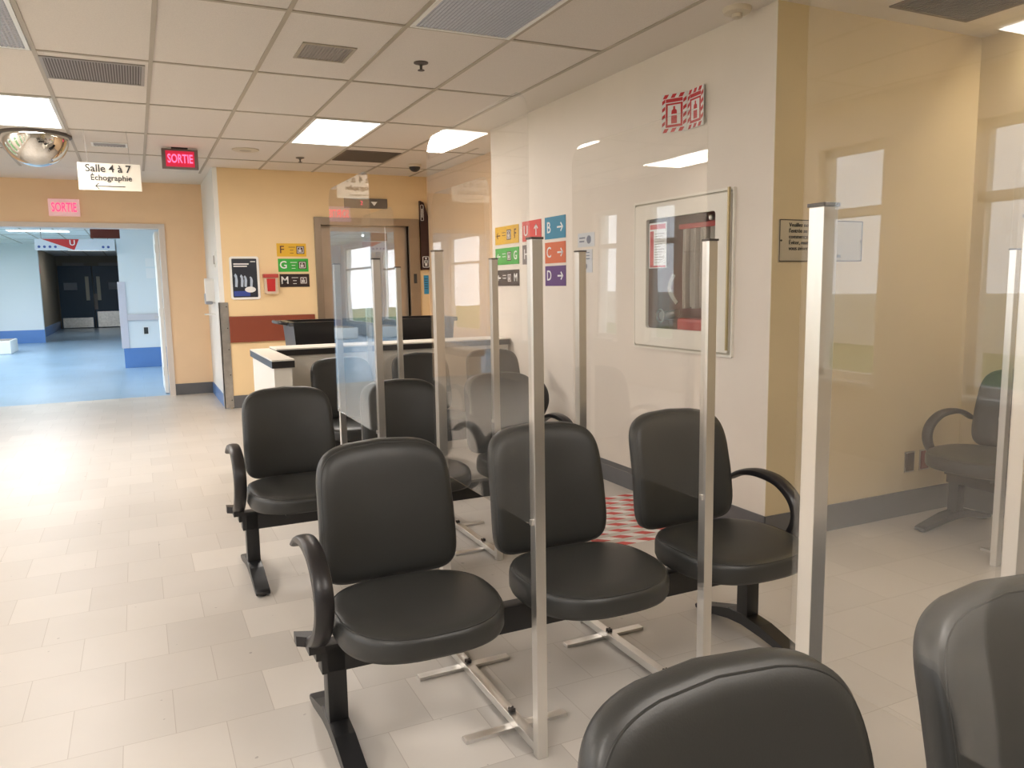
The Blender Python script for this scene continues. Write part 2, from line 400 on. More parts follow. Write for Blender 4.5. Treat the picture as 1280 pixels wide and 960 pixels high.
# ------------------------------------------------------------------ corridor beyond the door
CC = 2.72
b = BM(); box(b, -4.2, YD+.2, CC, 1.2, 35, CC+.1); struct('ceiling_corridor', b, M_white)
b = BM()
for y in (12.4, 14.2, 16, 17.8, 19.6, 21.4, 23.2): box(b, -4.0, y, CC-.005, 1.2, y+.03, CC+.001)
for x in (-2.7, -2.1, -1.5, -.9): box(b, x, YD+.3, CC-.005, x+.03, 34, CC+.001)
struct('trim_corridor_ceiling_grid', b, M_grid)
b = BM(); box(b, -.25, 15.85, 0, 1.2, 34.2, CC+.05); struct('wall_corridor_right', b, M_bluewall)
b = BM(); box(b, .6, YD+.2, 0, .8, 15.85, CC+.05); struct('wall_corridor_near', b, M_bluewall)
b = BM(); box(b, -4.2, 25.2, 0, -2.35, 25.4, CC+.05); struct('wall_corridor_pillar', b, M_bluewall)
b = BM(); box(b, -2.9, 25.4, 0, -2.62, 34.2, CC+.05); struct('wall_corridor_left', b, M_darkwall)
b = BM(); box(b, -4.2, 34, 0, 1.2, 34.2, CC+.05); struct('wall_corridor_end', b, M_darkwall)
b = BM(); box(b, -.256, 15.84, 0, .6, 15.85, .36); struct('baseboard_corridor_right', b, M_bluebase)
b = BM(); box(b, -4.0, 25.19, 0, -2.34, 25.2, .36); box(b, -2.62, 25.4, 0, -2.61, 33.9, .3); struct('baseboard_corridor_left', b, M_bluebase)
b = BM()
box(b, -4.2, YD+.2, 0, -4.0, 25.2, .3); box(b, -4.2, YD+.2, 2.6, -4.0, 25.2, CC+.05)
ys = [YD+.2, 11.9, 13.9, 14.3, 16.3, 16.7, 18.7, 19.1, 21.1, 21.5, 24.6, 25.2]
for i in range(0, len(ys), 2): box(b, -4.2, ys[i], .3, -4.0, ys[i+1], 2.6)
struct('wall_corridor_windows', b, M_bluewall)
for i in range(1, len(ys)-1, 2):
    b = BM(); a, c = ys[i], ys[i+1]
    for p in ((a, .3, a+.06, 2.6), (c-.06, .3, c, 2.6), (a, .3, c, .36), (a, 2.54, c, 2.6), (a, 1.9, c, 1.96)): box(b, -4.13, p[0], p[1], -4.07, p[2], p[3])
    w = struct('window_%d' % (12+i//2), b, M_white)
    b = BM(); box(b, -4.103, a+.06, .36, -4.098, c-.06, 2.54); obj('pane', b, M_glass, w)
    area('daylight_corridor', (-4.22, (a+c)/2, 1.45), (0, -PI/2, 0), 2.3, c-a, 1, (1, 1, 1), portal=True)

# ================================================================== BENCHES
def sup(t, a, bb, ex):
    c, s = math.cos(t), math.sin(t)
    return math.copysign(abs(c)**(2/ex), c)*a, math.copysign(abs(s)**(2/ex), s)*bb
def cushion(outline, layers, fmap, cx, cy, rx, ry):
    bm = BM(); rings = []
    for w, ins in layers:
        sx, sy = 1-ins/rx, 1-ins/ry
        rings.append([bm.verts.new(fmap(cx+(p[0]-cx)*sx, cy+(p[1]-cy)*sy, w, ins)) for p in outline])
    n = len(outline)
    for a, b2 in zip(rings, rings[1:]):
        for i in range(n): bm.faces.new((a[i], a[(i+1) % n], b2[(i+1) % n], b2[i]))
    for r, rev in ((rings[0], 1), (rings[-1], 0)):
        c = Vector((0,0,0))
        for v in r: c += v.co
        cv = bm.verts.new(c/n)
        for i in range(n): bm.faces.new((cv, r[i], r[(i+1) % n]))
    return bm
SO = []
NO = 64
for i in range(NO):
    t = 2*PI*i/NO
    x, y = sup(t, .252, .25, 2.75)
    if y > 0: y *= .92; x *= 1-.10*(y/.23)**2
    SO.append((x, y-.125))
def seat_map(x, y, w, ins):
    yy = (y+.125)/.25
    return (x, y, .388+w - .012*max(0, -yy)**2*(w/.09) + .006*abs(x/.25)**2*(w/.09))
SEAT_L = [(0, .06), (.0, .022), (.006, .006), (.02, 0), (.06, 0), (.072, .003), (.080, .010), (.086, .022), (.089, .045), (.090, .09), (.089, .15)]
BO = []
for i in range(NO):
    t = 2*PI*i/NO
    x, z = sup(t, .230, .212, 6.0)
    if z > 0: z += .024*(1-(x/.232)**2)*(z/.212)
    x *= 1-.045*((z+.212)/.43)
    BO.append((x, z))
def back_map(x, z, w, ins):
    q = x/.232; h = (z+.212)/.43
    y = .105+.075*h+.02*math.sin(h*PI)*-1 + w - .028*q*q
    return (x, y, .667+z)
BACK_L = [(.008, .16), (.004, .10), (.001, .05), (.002, .026), (.008, .010), (.018, .003), (.022, .0), (.050, -.001), (.066, .006), (.076, .022), (.082, .06), (.083, .12)]
ARM = [(.185, .598), (.11, .635), (.02, .652), (-.09, .640), (-.165, .592), (-.19, .53), (-.168, .465), (-.115, .405), (-.06, .370), (-.02, .355)]
def leg_bm(x):
    bm = BM(); box(bm, x-.03, -.03, .05, x+.03, .03, .33, .004); prism(bm, [(x-.06 if x < 0 else x-.03, -.028), (x+.03 if x < 0 else x+.06, -.028), (x+.03 if x < 0 else x+.06, .028), (x-.06 if x < 0 else x-.03, .028)], 2, .29, .329); return bm
def foot_bm(x):
    # arched foot: thick at the column, low at both tips
    top = [(-.30, .028), (-.27, .034), (-.10, .078), (0, .092), (.08, .088), (.22, .040), (.27, .034), (.29, .026)]
    bot = [(.285, .008), (.22, .010), (.08, .045), (0, .050), (-.10, .036), (-.26, .008), (-.298, .010)]
    bm = prism(BM(), top+bot, 0, x-.032, x+.032); bmesh.ops.bevel(bm, geom=bm.edges[:], offset=.004, segments=1, affect='EDGES'); return bm
def make_bench():
    root = thing('beam_seating', '', 'waiting room seating')
    bm = BM(); box(bm, -.27, -.03, .245, 1.47, .03, .335, .004); obj('beam', bm, M_blackmetal, root, True)
    for s in range(3):
        cx = .6*s
        seat = obj('seat', cushion(SO, SEAT_L, seat_map, 0, -.125, .25, .25), M_leather, root, True, angle=60); seat.location.x = cx
        pts = [Vector(seat_map(p[0]*.962, -.125+(p[1]+.125)*.962, .0800, 0)) for p in SO]
        obj('piping', sweep(BM(), pts, .004, .004, Vector((0,0,1)), 6, True), M_piping, seat, True)
        back = obj('backrest', cushion(BO, BACK_L, back_map, 0, 0, .232, .212), M_leather, root, True, angle=60); back.location.x = cx
        pts = [Vector(back_map(p[0]*.966, p[1]*.966, .012, 0)) for p in BO]
        obj('piping', sweep(BM(), pts, .004, .004, Vector((0,1,0)), 6, True), M_piping, back, True)
        bm = BM(); sweep(bm, catmull([(0, -.02, .352), (0, .10, .355), (0, .175, .40), (0, .19, .50), (0, .205, .62)]), .075, .012)
        br = obj('back_bracket', bm, M_blackmetal, root, True); br.location.x = cx
        bm = BM(); box(bm, -.09, -.20, .335, .09, .06, .391, .004); br = obj('seat_bracket', bm, M_blackmetal, root, True); br.location.x = cx
    for x in (-.285, 1.485):
        sg = -1 if x < 0 else 1
        path = catmull([(x, p[0], p[1]) for p in ARM], 5); n = len(path)
        wd = [.054+.004*math.sin(PI*i/n) for i in range(n)]; th = [.020+.018*min(1, i/(n*.3)) for i in range(n)]
        a = obj('armrest', sweep(BM(), path, wd, th, n=12), M_black, root, True)
        bm = BM(); prism(bm, [(x-.024, -.05), (x+.024, -.05), (x+.024, .055), (x-.024, .055)], 2, .325, .350)
        prism(bm, [(x-sg*.02, -.03), (x-sg*.02, .03), (x+sg*.048, .06), (x+sg*.048, .02)], 2, .330, .362)
        obj('mounting_plate', bm, M_black, a, True)
    for x in (-.225, 1.425):
        lg = obj('leg', leg_bm(x), M_blackmetal, root, True)
        obj('foot', foot_bm(x), M_blackmetal, lg, True)
        for y in (-.27, .26): obj('levelling_glide', lathe(BM(), [(.012, 0), (.018, .002), (.018, .009), (.008, .011), (.008, .02)], (x, y, 0), 12), M_black, lg, True)
    return root
bench = make_bench()
YB1 = 2.30
GB = 'beam seating facing the camera'
spots = [((.70, YB1, 0), 0, 'charcoal three-seat bench in the middle, full left end with curved arm nearest the camera'),
         ((.655, YB1-1.735, 0), 0, 'charcoal bench closest to the camera, only two backrest tops at the bottom edge'),
         ((.66, YB1+1.60, 0), 0, 'charcoal bench just behind the middle one, its left arm over the open floor'),
         ((1.31, YB1+3.16, 0), 0, 'farthest charcoal bench, standing right before the white counter'),
         ((4.15, 2.61, 0), -PI/2, 'charcoal bench at the far right with its back to the tan wall')]
benches = []
for i, (loc, rz, lab) in enumerate(spots):
    o = bench if i == 0 else copy_tree(bench)
    o.location = loc; o.rotation_euler = (0, 0, rz); o['label'] = lab; o['group'] = 'charcoal vinyl beam seating'
    benches.append(o)

# ================================================================== CLEAR SCREENS
PT = .033
def make_screen():
    root = thing('partition_screen', '', 'clear screen')
    L = .78
    for y in (0, L):
        bm = BM(); box(bm, -PT/2, y-PT/2, .0 if y == 0 else .0, PT/2, y+PT/2, 1.532, .0015)
        p = obj('post', bm, M_alu, root, False)
        bm = BM(); box(bm, -PT/2-.002, y-PT/2-.002, 1.532, PT/2+.002, y+PT/2+.002, 1.538); obj('cap', bm, M_cap, p)
    bm = BM(); box(bm, -PT/2, PT/2, .012, PT/2, L-PT/2, .040, .0015); rail = obj('base_rail', bm, M_alu, root)
    bm = BM()
    for y in (.20, .57):
        for a in (PI/4, -PI/4):
            c, s = math.cos(a)*.012, math.sin(a)*.012
            prism(bm, [(c-s*.25, y+s+c*.25), (c+s*.25, y+s-c*.25), (-c+s*.25, y-s-c*.25), (-c-s*.25, y-s+c*.25)], 2, .040, .052)
    obj('wing_nut', bm, M_cap, rail)
    for y in (.17, .61):
        bm = BM(); box(bm, -.178, y-.017, 0, .178, y+.017, .0118, .001); obj('cross_foot', bm, M_alu, root)
    # acrylic sheet, rounded at the top corners
    z0, z1, y0, y1, r = .72, 1.935, -.005, L+.025, .075
    bm = BM(); pts = rrect(y0, z0, y1, z1, r, 8)
    # square bottom corners
    pts = [p for p in pts if p[1] > z0+r*1.01]; pts += [(y0, z0), (y1, z0)]
    prism(bm, pts, 0, -.0215, -.0175); obj('acrylic_sheet', bm, M_acrylic, root)
    bm = BM()
    for y in (0, L):
        boxc(bm, (-.020, y, .728), (.008, .012, .016))
    obj('clip', bm, M_alu, root)
    return root
scr = make_screen()
GS = 'clear acrylic screens on aluminium posts'
sp = [((1.005, 1.95, 0), 0, 'clear acrylic screen between first and second seats of the middle bench, whole front post visible'),
      ((1.60, 1.93, 0), 0, 'clear acrylic screen between second and third seats of the middle bench'),
      ((1.062, .21, 0), 0, 'clear acrylic screen closest to the camera, in front of the bottom right backrest'),
      ((1.70, .24, 0), 0, 'clear screen cut off by the right edge of the photo, thick near post'),
      ((1.005, 3.55, 0), 0, 'clear acrylic screen behind the middle bench, left one of its row'),
      ((1.60, 3.55, 0), 0, 'clear acrylic screen behind the middle bench, in line with the cream wall corner'),
      ((1.60, 5.12, 0), 0, 'farthest clear acrylic screen, before the white counter'),
      ((3.72, 2.32, 0), -PI/2, 'clear screen at the far right bench, post standing before its seat')]
for i, (loc, rz, lab) in enumerate(sp):
    o = scr if i == 0 else copy_tree(scr)
    o.location = loc; o.rotation_euler = (0, 0, rz); o['label'] = lab; o['group'] = GS

# ================================================================== COUNTER + CART
t = thing('reception_counter', 'long white laminate counter with black edge and a short end leg towards the benches', 'counter', (0, 0, 0))
b = BM(); box(b, .80, 5.45, .915, .95, 6.57, .925); box(b, .951, 6.22, .930, 2.95, 6.57, .940); obj('countertop', b, M_laminate, t)
b = BM(); box(b, .799, 5.449, .868, .951, 6.571, .914); box(b, .952, 6.219, .885, 2.951, 6.571, .929); obj('edge_band', b, M_blackedge, t)
b = BM(); box(b, .815, 5.47, 0, .935, 6.55, .868); obj('end_panel', b, M_laminate, t)
b = BM(); box(b, .935, 6.24, .0, 2.94, 6.27, .885); obj('front_panel', b, M_laminate, t)
b = BM(); box(b, 2.90, 6.27, .0, 2.94, 6.55, .885); obj('end_panel', b, M_laminate, t)

t = thing('utility_cart', 'long black plastic tub cart behind the white counter', 'cart', (2.0, 7.35, 0))
b = BM()
def trough(bm, L, Wd, z0, z1, tap, th):
    o1 = [(-L, -Wd), (L, -Wd), (L, Wd), (-L, Wd)]
    def ring(s, z, off): return [bm.verts.new((math.copysign(abs(x)-off-s, x), math.copysign(abs(y)-off-s*.6, y), z)) for x, y in o1]
    R = [ring(tap, z0, 0), ring(0, z1, 0), ring(0, z1, th), ring(tap, z0+.02, th)]
    for a, c in zip(R, R[1:]):
        for i in range(4): bm.faces.new((a[i], a[(i+1) % 4], c[(i+1) % 4], c[i]))
    bm.faces.new(R[0][::-1]); bm.faces.new(R[3])
trough(b, .76, .28, .62, 1.07, .035, .02); obj('tub', b, M_blackcart, t)
b = BM(); ring_bm(b, rrect(-.80, -.31, .80, .31, .05), rrect(-.745, -.265, .745, .265, .03), 1.07, 1.105); obj('rim', b, M_blackcart, t)
b = BM(); sweep(b, catmull([(-.80, -.2, 1.09), (-.86, -.18, 1.10), (-.87, 0, 1.10), (-.86, .18, 1.10), (-.80, .2, 1.09)]), .03, .03, Vector((0,0,1))); obj('handle', b, M_black, t, True)
for x in (-.6, .6):
    for y in (-.2, .2):
        b = BM(); box(b, x-.02, y-.02, .10, x+.02, y+.02, .64); lg = obj('leg', b, M_blackmetal, t)
        b = BM(); n = 18; prism(b, [(y+.05*math.cos(2*PI*i/n), .05+.05*math.sin(2*PI*i/n)) for i in range(n)], 0, x-.014, x+.014); box(b, x-.016, y-.01, .05, x+.016, y+.01, .11); obj('caster', b, M_black, lg)

# ================================================================== LIFT
t = thing('elevator', 'brown steel elevator doorway in the yellow back wall', 'elevator', (0, YB, 0))
b = BM(); box(b, EX0-.08, -.035, 0, EX0, .12, EZ+.09); box(b, EX1, -.035, 0, EX1+.13, .12, EZ+.09); box(b, EX0, -.035, EZ, EX1, .12, EZ+.09); obj('frame', b, M_elevf, t)
b = BM(); box(b, EX0, .08, .01, (EX0+EX1)/2+.27, .11, EZ); obj('door', b, M_elev, t)
b = BM(); box(b, (EX0+EX1)/2+.276, .075, .01, EX1, .105, EZ); obj('door', b, M_elev, t)
b = BM(); box(b, EX0, .0, 0, EX1, .14, .01); obj('threshold', b, M_steel, t)
b = BM(); box(b, EX1+.045, -.042, 1.44, EX1+.085, -.034, 1.56); p = obj('call_panel', b, M_ink, t)
t = thing('floor_indicator', 'small grey floor indicator panel above the elevator', 'indicator', (2.65, YB, 2.43), BACK)
b = BM(); box(b, -.27, -.06, 0, .27, .06, .03, .004); obj('housing', b, mat('indicator_housing', (.14, .12, .10), .4), t)
b = BM(); prism(b, [(.06, .02), (.10, -.03), (.14, .02)], 2, .03, .032); obj('down_arrow', b, M_whiteplate, t)
text('2', .07, M_glowred, t, -.06, 0, .032)
# brown washroom sign and blue notice
t = thing('washroom_sign', 'tall dark brown washroom sign right of the elevator', 'sign', (3.39, YB, 2.03), BACK)
b = BM(); prism(b, [(-.05, -.42), (.055, -.42), (.055, .26), (.0, .43), (-.05, .45)], 2, 0, .05); obj('panel', b, M_brown, t)
b = BM(); ring_bm(b, rrect(-.035, -.39, .052, -.25, .012, 3), rrect(-.028, -.383, .045, -.257, .008, 3), .0502, .053)
lathe(b, [(.012, 0), (.012, .003)], (.01, -.275, .05), 12); box(b, -.005, -.37, .05, .025, -.295, .053); box(b, -.014, -.335, .05, .034, -.30, .053)
ring_bm(b, rrect(-.045, .20, -.005, .40, .012, 3), rrect(-.04, .205, -.010, .395, .008, 3), .0502, .053); box(b, -.03, .24, .05, -.02, .35, .053)
obj('pictogram', b, M_whiteplate, t)
t = thing('notice', 'small blue notice under the brown washroom sign', 'notice', (3.425, YB, 1.42), BACK)
b = BM(); box(b, -.045, -.12, 0, .02, .12, .004); obj('sheet', b, mat('blue_notice', (.04, .28, .50), .5), t)
b = BM(); [box(b, -.038, .07-.03*i, .004, .01, .078-.03*i, .005) for i in range(5)]; obj('print', b, M_ink, t)

# ================================================================== BACK WALL THINGS
t = thing('poster', 'framed dark poster of pale shapes on the yellow wall', 'poster', (1.17, YB, 1.53), BACK)
b = BM(); ring_bm(b, rrect(-.165, -.25, .165, .25, .03), rrect(-.14, -.225, .14, .225, .01), 0, .014); obj('frame', b, M_whiteplate, t)
b = BM(); box(b, -.145, -.23, 0, .145, .23, .006); obj('print', b, mat('navy_print', (.018, .022, .035), .35), t)
b = BM()
for i in range(4):
    x = -.10+.052*i+(.012 if i % 2 else 0); h = .10-.012*i
    prism(b, [(x-.014, -.10), (x+.012, -.105), (x+.020, -.03), (x+.012, .03-.01*i), (x-.004, .055-.012*i), (x-.018, .03-.01*i), (x-.008, 0)], 2, .006, .0075)
obj('figures', b, mat('pale_blue_print', (.42, .50, .62), .5), t)
b = BM(); prism(b, [(.055+.062*math.cos(2*PI*i/24), -.135+.034*math.sin(2*PI*i/24)) for i in range(24)], 2, .006, .0085); obj('oval_badge', b, M_paper, t)
b = BM(); box(b, -.13, -.21, .006, .05, -.15, .0068); obj('blue_band', b, mat('royal_blue_print', (.03, .06, .30), .5), t)
b = BM(); box(b, -.12, .155, .006, .05, .170, .0075); box(b, -.12, .130, .006, .03, .143, .0075); box(b, .07, .185, .006, .125, .195, .0075); obj('print_lines', b, M_paper, t)

t = thing('sharps_container', 'clear wall bin with red lid beside the framed poster', 'container', (1.455, YB, 1.46), BACK)
b = BM(); prism(b, rrect(-.075, -.12, .075, .09, .03), 2, 0, .07); obj('tub', b, mat('clear_tub', (.62, .50, .38), .3), t)
b = BM(); prism(b, [(-.045, -.09), (.045, -.09), (.05, .06), (-.05, .06)], 2, .0705, .074); obj('red_label', b, M_red, t)
b = BM(); box(b, -.085, .07, 0, .085, .115, .09, .006); obj('lid', b, mat('red_lid', (.45, .05, .04), .4), t)

PIC_D = mat('pictogram_dark', (.06, .02, .015), .5)
def lift_icon(t, x, y, s, dark=PIC_D):
    b = BM(); box(b, x-s, y-s, .004, x+s, y+s, .0052); o = obj('lift_pictogram', b, dark, t)
    b = BM(); ring_bm(b, [(x-.78*s, y-.78*s), (x+.78*s, y-.78*s), (x+.78*s, y+.78*s), (x-.78*s, y+.78*s)], [(x-.64*s, y-.64*s), (x+.64*s, y-.64*s), (x+.64*s, y+.64*s), (x-.64*s, y+.64*s)], .0052, .006)
    for dx in (-.28, .12): prism(b, [(x+(dx-.14)*s, y-.5*s), (x+(dx+.14)*s, y-.5*s), (x+(dx+.14)*s, y+.15*s), (x+(dx-.14)*s, y+.15*s)], 2, .0052, .006)
    prism(b, [(x-.08*s+.17*s*math.cos(a*PI/4), y+.36*s+.14*s*math.sin(a*PI/4)) for a in range(8)], 2, .0052, .006)
    obj('figures', b, M_paper, o)
def dir_sign(root_rot, loc, col, letter, lettercol, w, h, kind, label, group, small=True):
    t = thing('direction_sign', label, 'sign', loc, root_rot, group)
    b = BM(); box(b, -w/2, -h/2, 0, w/2, h/2, .004); obj('plate', b, mat('sign_'+letter, col, .4), t)
    if kind == 'fgm':
        text(letter, h*.80, lettercol, t, -w*.33, 0, .0055, bold=.001)
        lift_icon(t, w*.30, 0, h*.30)
        b = BM()
        for i in range(3): box(b, -w*.10+.015*(i > 0), .03-.035*i, .004, w*.12-.02*(i > 0), .036-.035*i, .005)
        obj('small_print', b, lettercol, t)
    elif kind == 'left':
        obj('arrow', arrow_bm(BM(), -w*.35, 0, h*.46, 'left', .012), lettercol, t)
        lift_icon(t, w*.10, 0, h*.28); text(letter, h*.72, lettercol, t, w*.36, 0, .0045, sx=.9, bold=.001)
        b = BM(); [box(b, -w*.19, .02-.025*i, .004, -w*.05, .026-.025*i, .005) for i in range(2)]; obj('small_print', b, lettercol, t)
    else:
        text(letter, h*.72, lettercol, t, -w*.30, 0, .0045, sx=.95, bold=.001)
        obj('arrow', arrow_bm(BM(), w*.24, 0, h*.52, kind, .013), lettercol, t)
    return t
M_let_dark = mat('sign_letter_brown', (.09, .02, .01), .5)
gB = 'direction signs beside the elevator'
dir_sign(BACK, (1.722, YB, 1.857), (.72, .42, .015), 'F', M_let_dark, .345, .155, 'fgm', 'yellow F sign beside the elevator, top of three', gB)
dir_sign(BACK, (1.735, YB, 1.677), (.03, .38, .04), 'G', M_paper, .355, .155, 'fgm', 'green G sign beside the elevator, middle of three', gB)
dir_sign(BACK, (1.742, YB, 1.495), (.02, .008, .006), 'M', M_paper, .350, .155, 'fgm', 'dark brown M sign beside the elevator, bottom of three', gB)
gR = 'direction signs on the cream wall'
dir_sign(RIGHT, (XR, 6.29, 1.838), (.74, .44, .03), 'F', M_let_dark, .48, .155, 'left', 'yellow F sign with left arrow on the cream wall', gR)
dir_sign(RIGHT, (XR, 6.29, 1.654), (.10, .42, .06), 'G', M_paper, .48, .145, 'left', 'green G sign with left arrow on the cream wall', gR)
dir_sign(RIGHT, (XR, 6.29, 1.465), (.05, .022, .016), 'M', M_paper, .48, .140, 'left', 'dark brown M sign with left arrow on the cream wall', gR)
dir_sign(RIGHT, (XR, 5.81, 1.843), (.62, .07, .06), 'U', M_paper, .34, .165, 'up', 'red U sign with up arrow on the cream wall', gR)
dir_sign(RIGHT, (XR, 5.81, 1.652), (.16, .13, .13), 'H', M_paper, .34, .160, 'up', 'grey H sign half behind a post on the cream wall', gR)
dir_sign(RIGHT, (XR, 5.41, 1.841), (.03, .22, .36), 'B', M_paper, .33, .170, 'right', 'blue B sign with right arrow on the cream wall', gR)
dir_sign(RIGHT, (XR, 5.41, 1.649), (.60, .13, .04), 'C', M_paper, .33, .162, 'right', 'orange C sign with right arrow on the cream wall', gR)
dir_sign(RIGHT, (XR, 5.41, 1.469), (.10, .03, .16), 'D', M_paper, .33, .156, 'right', 'purple D sign with right arrow on the cream wall', gR)
# two small notices
for nm, (y0, y1, z0, z1), lab, g in (('notice', (4.83, 5.06, 1.67, 1.77), 'small pale notice beside the purple and blue signs, upper of two', 0), ('notice', (4.86, 5.04, 1.485, 1.65), 'small pale notice beside the purple and blue signs, lower of two', 1)):
    t = thing(nm, lab, 'notice', (XR, (y0+y1)/2, (z0+z1)/2), RIGHT, 'small notices on the cream wall')
    w, h = (y1-y0)/2, (z1-z0)/2
    b = BM(); box(b, -w, -h, 0, w, h, .003); obj('sheet', b, mat('pale_blue_paper', (.62, .66, .72), .5), t)
    b = BM()
    if g: 
        for i in range(3): box(b, -w*.7, h*.7-i*.022, .003, w*.6, h*.7-i*.022+.006, .004)
        lathe(b, [(.022, 0), (.022, .001)], (0, -h*.45, .003), 14)
    else:
        lathe(b, [(.03, 0), (.03, .001)], (w*.35, 0, .003), 14); box(b, -w*.8, .01, .003, -w*.1, .02, .004); box(b, -w*.8, -.015, .003, -w*.2, -.005, .004)
    obj('print', b, mat('slate_print', (.12, .15, .24), .5), t)

b = BM(); box(b, .965, YB-.03, .78, 1.96, YB, 1.085, .008); tag(obj('wall_bumper', b, M_rail), 'wide red-brown bumper board on the yellow wall', 'wall guard')
t = thing('corner_guard', 'stainless steel corner guard at the edge of the yellow wall', 'corner guard', (0, 0, 0))
b = BM(); box(b, .862, YB-.012, .01, .965, YB-.002, 1.25); box(b, .862, YB-.012, .01, .872, YB+.10, 1.25); obj('sheet', b, M_steel, t)
b = BM(); [boxc(b, (.945, YB-.014, z), (.012, .004, .012)) for z in (.1, .4, .7, .95, 1.2)]; obj('screw', b, M_cap, t)

t = thing('sanitizer_dispenser', 'white and grey sanitizer dispenser on the white wall return', 'dispenser', (.878, 10.4, 1.38), (PI/2, 0, -PI/2))
b = BM(); prism(b, rrect(-.07, -.14, .07, .16, .05), 2, 0, .10); obj('housing', b, M_whiteplate, t, True)
b = BM(); box(b, -.06, -.16, .02, .06, -.02, .112, .02); obj('cover', b, mat('grey_cover', (.30, .32, .36), .3), t)
b = BM(); box(b, -.08, -.29, 0, .08, -.275, .12, .004); obj('drip_tray', b, M_whiteplate, t)
t = thing('wall_switch', 'slim white switch plate above the sanitizer dispenser', 'switch', (.878, 9.95, 1.76), (PI/2, 0, -PI/2))
b = BM(); box(b, -.05, -.10, 0, .05, .08, .01, .003); obj('plate', b, M_whiteplate, t)
b = BM(); box(b, -.02, -.06, .01, .02, .04, .02); obj('slot', b, M_vent, t)

# ================================================================== RIGHT WALL: FIRE CABINET
t = thing('fire_cabinet', 'recessed fire hose cabinet with dark glass door in the cream wall', 'fire cabinet', (XR, 3.845, 1.455), RIGHT)
# local: x right (= -y), y up, z out of the wall
b = BM(); ring_bm(b, rrect(-.45, -.445, .45, .435, .015), rrect(-.33, -.335, .33, .345, .02), .0, .022); obj('door_frame', b, M_cabframe, t)
b = BM(); ring_bm(b, rrect(-.475, -.47, .475, .46, .01), rrect(-.462, -.457, .462, .447, .01), 0, .016); obj('surround', b, M_cabframe, t)
b = BM(); ring_bm(b, rrect(-.4615, -.4565, .4615, .4465, .01), rrect(-.449, -.444, .449, .434, .01), 0, .004); obj('gap_shade', b, mat('gap_shade_beige', (.50, .46, .38), .6), t)  # ring whose darker colour stands in for the shaded gap around the door
b = BM(); box(b, .440, -.43, .022, .452, .46, .034); obj('hinge', b, mat('hinge_brass', (.45, .36, .20), .4, metal=.6), t)
b = BM(); box(b, -.40, -.40, -.215, .40, .40, -.205); box(b, -.40, -.40, -.205, -.39, .40, 0); box(b, .39, -.40, -.205, .40, .40, 0); box(b, -.39, -.40, -.205, .39, -.39, 0); box(b, -.39, .39, -.205, .39, .40, 0)
obj('liner', b, M_cabin, t)
b = BM(); box(b, -.335, -.34, .006, .335, .35, .010); obj('glass', b, M_glass, t)
b = BM(); lathe(b, [(.014, 0), (.014, .014), (.009, .018)], (.29, .31, .010), 14); obj('lock', b, M_steel, t)
b = BM(); box(b, -.31, .04, .010, -.13, .32, .012); p = obj('instruction_sheet', b, M_paper, t, label='red and white instruction sheet')
b = BM(); box(b, -.30, .28, .012, -.14, .31, .013); box(b, -.30, .05, .012, -.262, .27, .013); box(b, -.30, .045, .012, -.14, .056, .013); obj('red_print', b, M_red, p)
b = BM(); [box(b, -.25, .25-i*.016, .012, -.15-.02*(i % 3), .254-i*.016, .0128) for i in range(12)]; obj('text_lines', b, M_vent, p)
t2 = thing('fire_hose', 'folded white canvas hose hanging inside the fire cabinet', 'hose', (XR, 3.845, 1.455), RIGHT)
b = BM()
for i in range(11):
    x = -.06+.030*i; z = -.10+.012*math.sin(i*2.1)
    sweep(b, catmull([(x, .27, z), (x+.004, .0, z+.006), (x, -.21+.006*(i % 3), z)]), .024, .075, n=10)
obj('hose_folds', b, M_hose, t2, True)
b = BM(); box(b, -.09, .27, -.16, .29, .30, -.05, .004); obj('rack', b, M_red, t2)
b = BM(); sweep(b, catmull([(-.20, .0, -.10), (-.22, -.08, -.08), (-.17, -.14, -.07), (-.14, -.18, -.08)]), .035, .012); obj('nozzle', b, M_hose, t2, True)
t2 = thing('hose_valve', 'chrome valve low in the left of the fire cabinet', 'valve', (XR, 3.845, 1.455), RIGHT)
b = BM()
n = 20; sweep(b, [(-.27, -.26, -.15), (-.27, -.26, -.06)], .055, .055, n=16, ex=2); obj('inlet', b, M_steel, t2, True)
b = BM(); sweep(b, [(-.27, -.26, -.09), (-.15, -.24, -.09)], .045, .045, Vector((0,0,1)), n=14, ex=2); obj('body', b, M_steel, t2, True)
b = BM(); sweep(b, [(-.27+.04*math.cos(2*PI*i/16), -.26+.04*math.sin(2*PI*i/16), -.05) for i in range(16)], .01, .01, Vector((0,0,1)), 8, True); obj('handwheel', b, M_steel, t2, True)
b = BM(); box(b, -.12, -.38, -.19, .36, -.27, -.06, .02); tag(obj('red_case', b, M_red), 'red case lying at the bottom of the fire cabinet', 'case')
o = bpy.data.objects['red_case']; o.location = (XR, 3.845, 1.455); o.rotation_euler = RIGHT

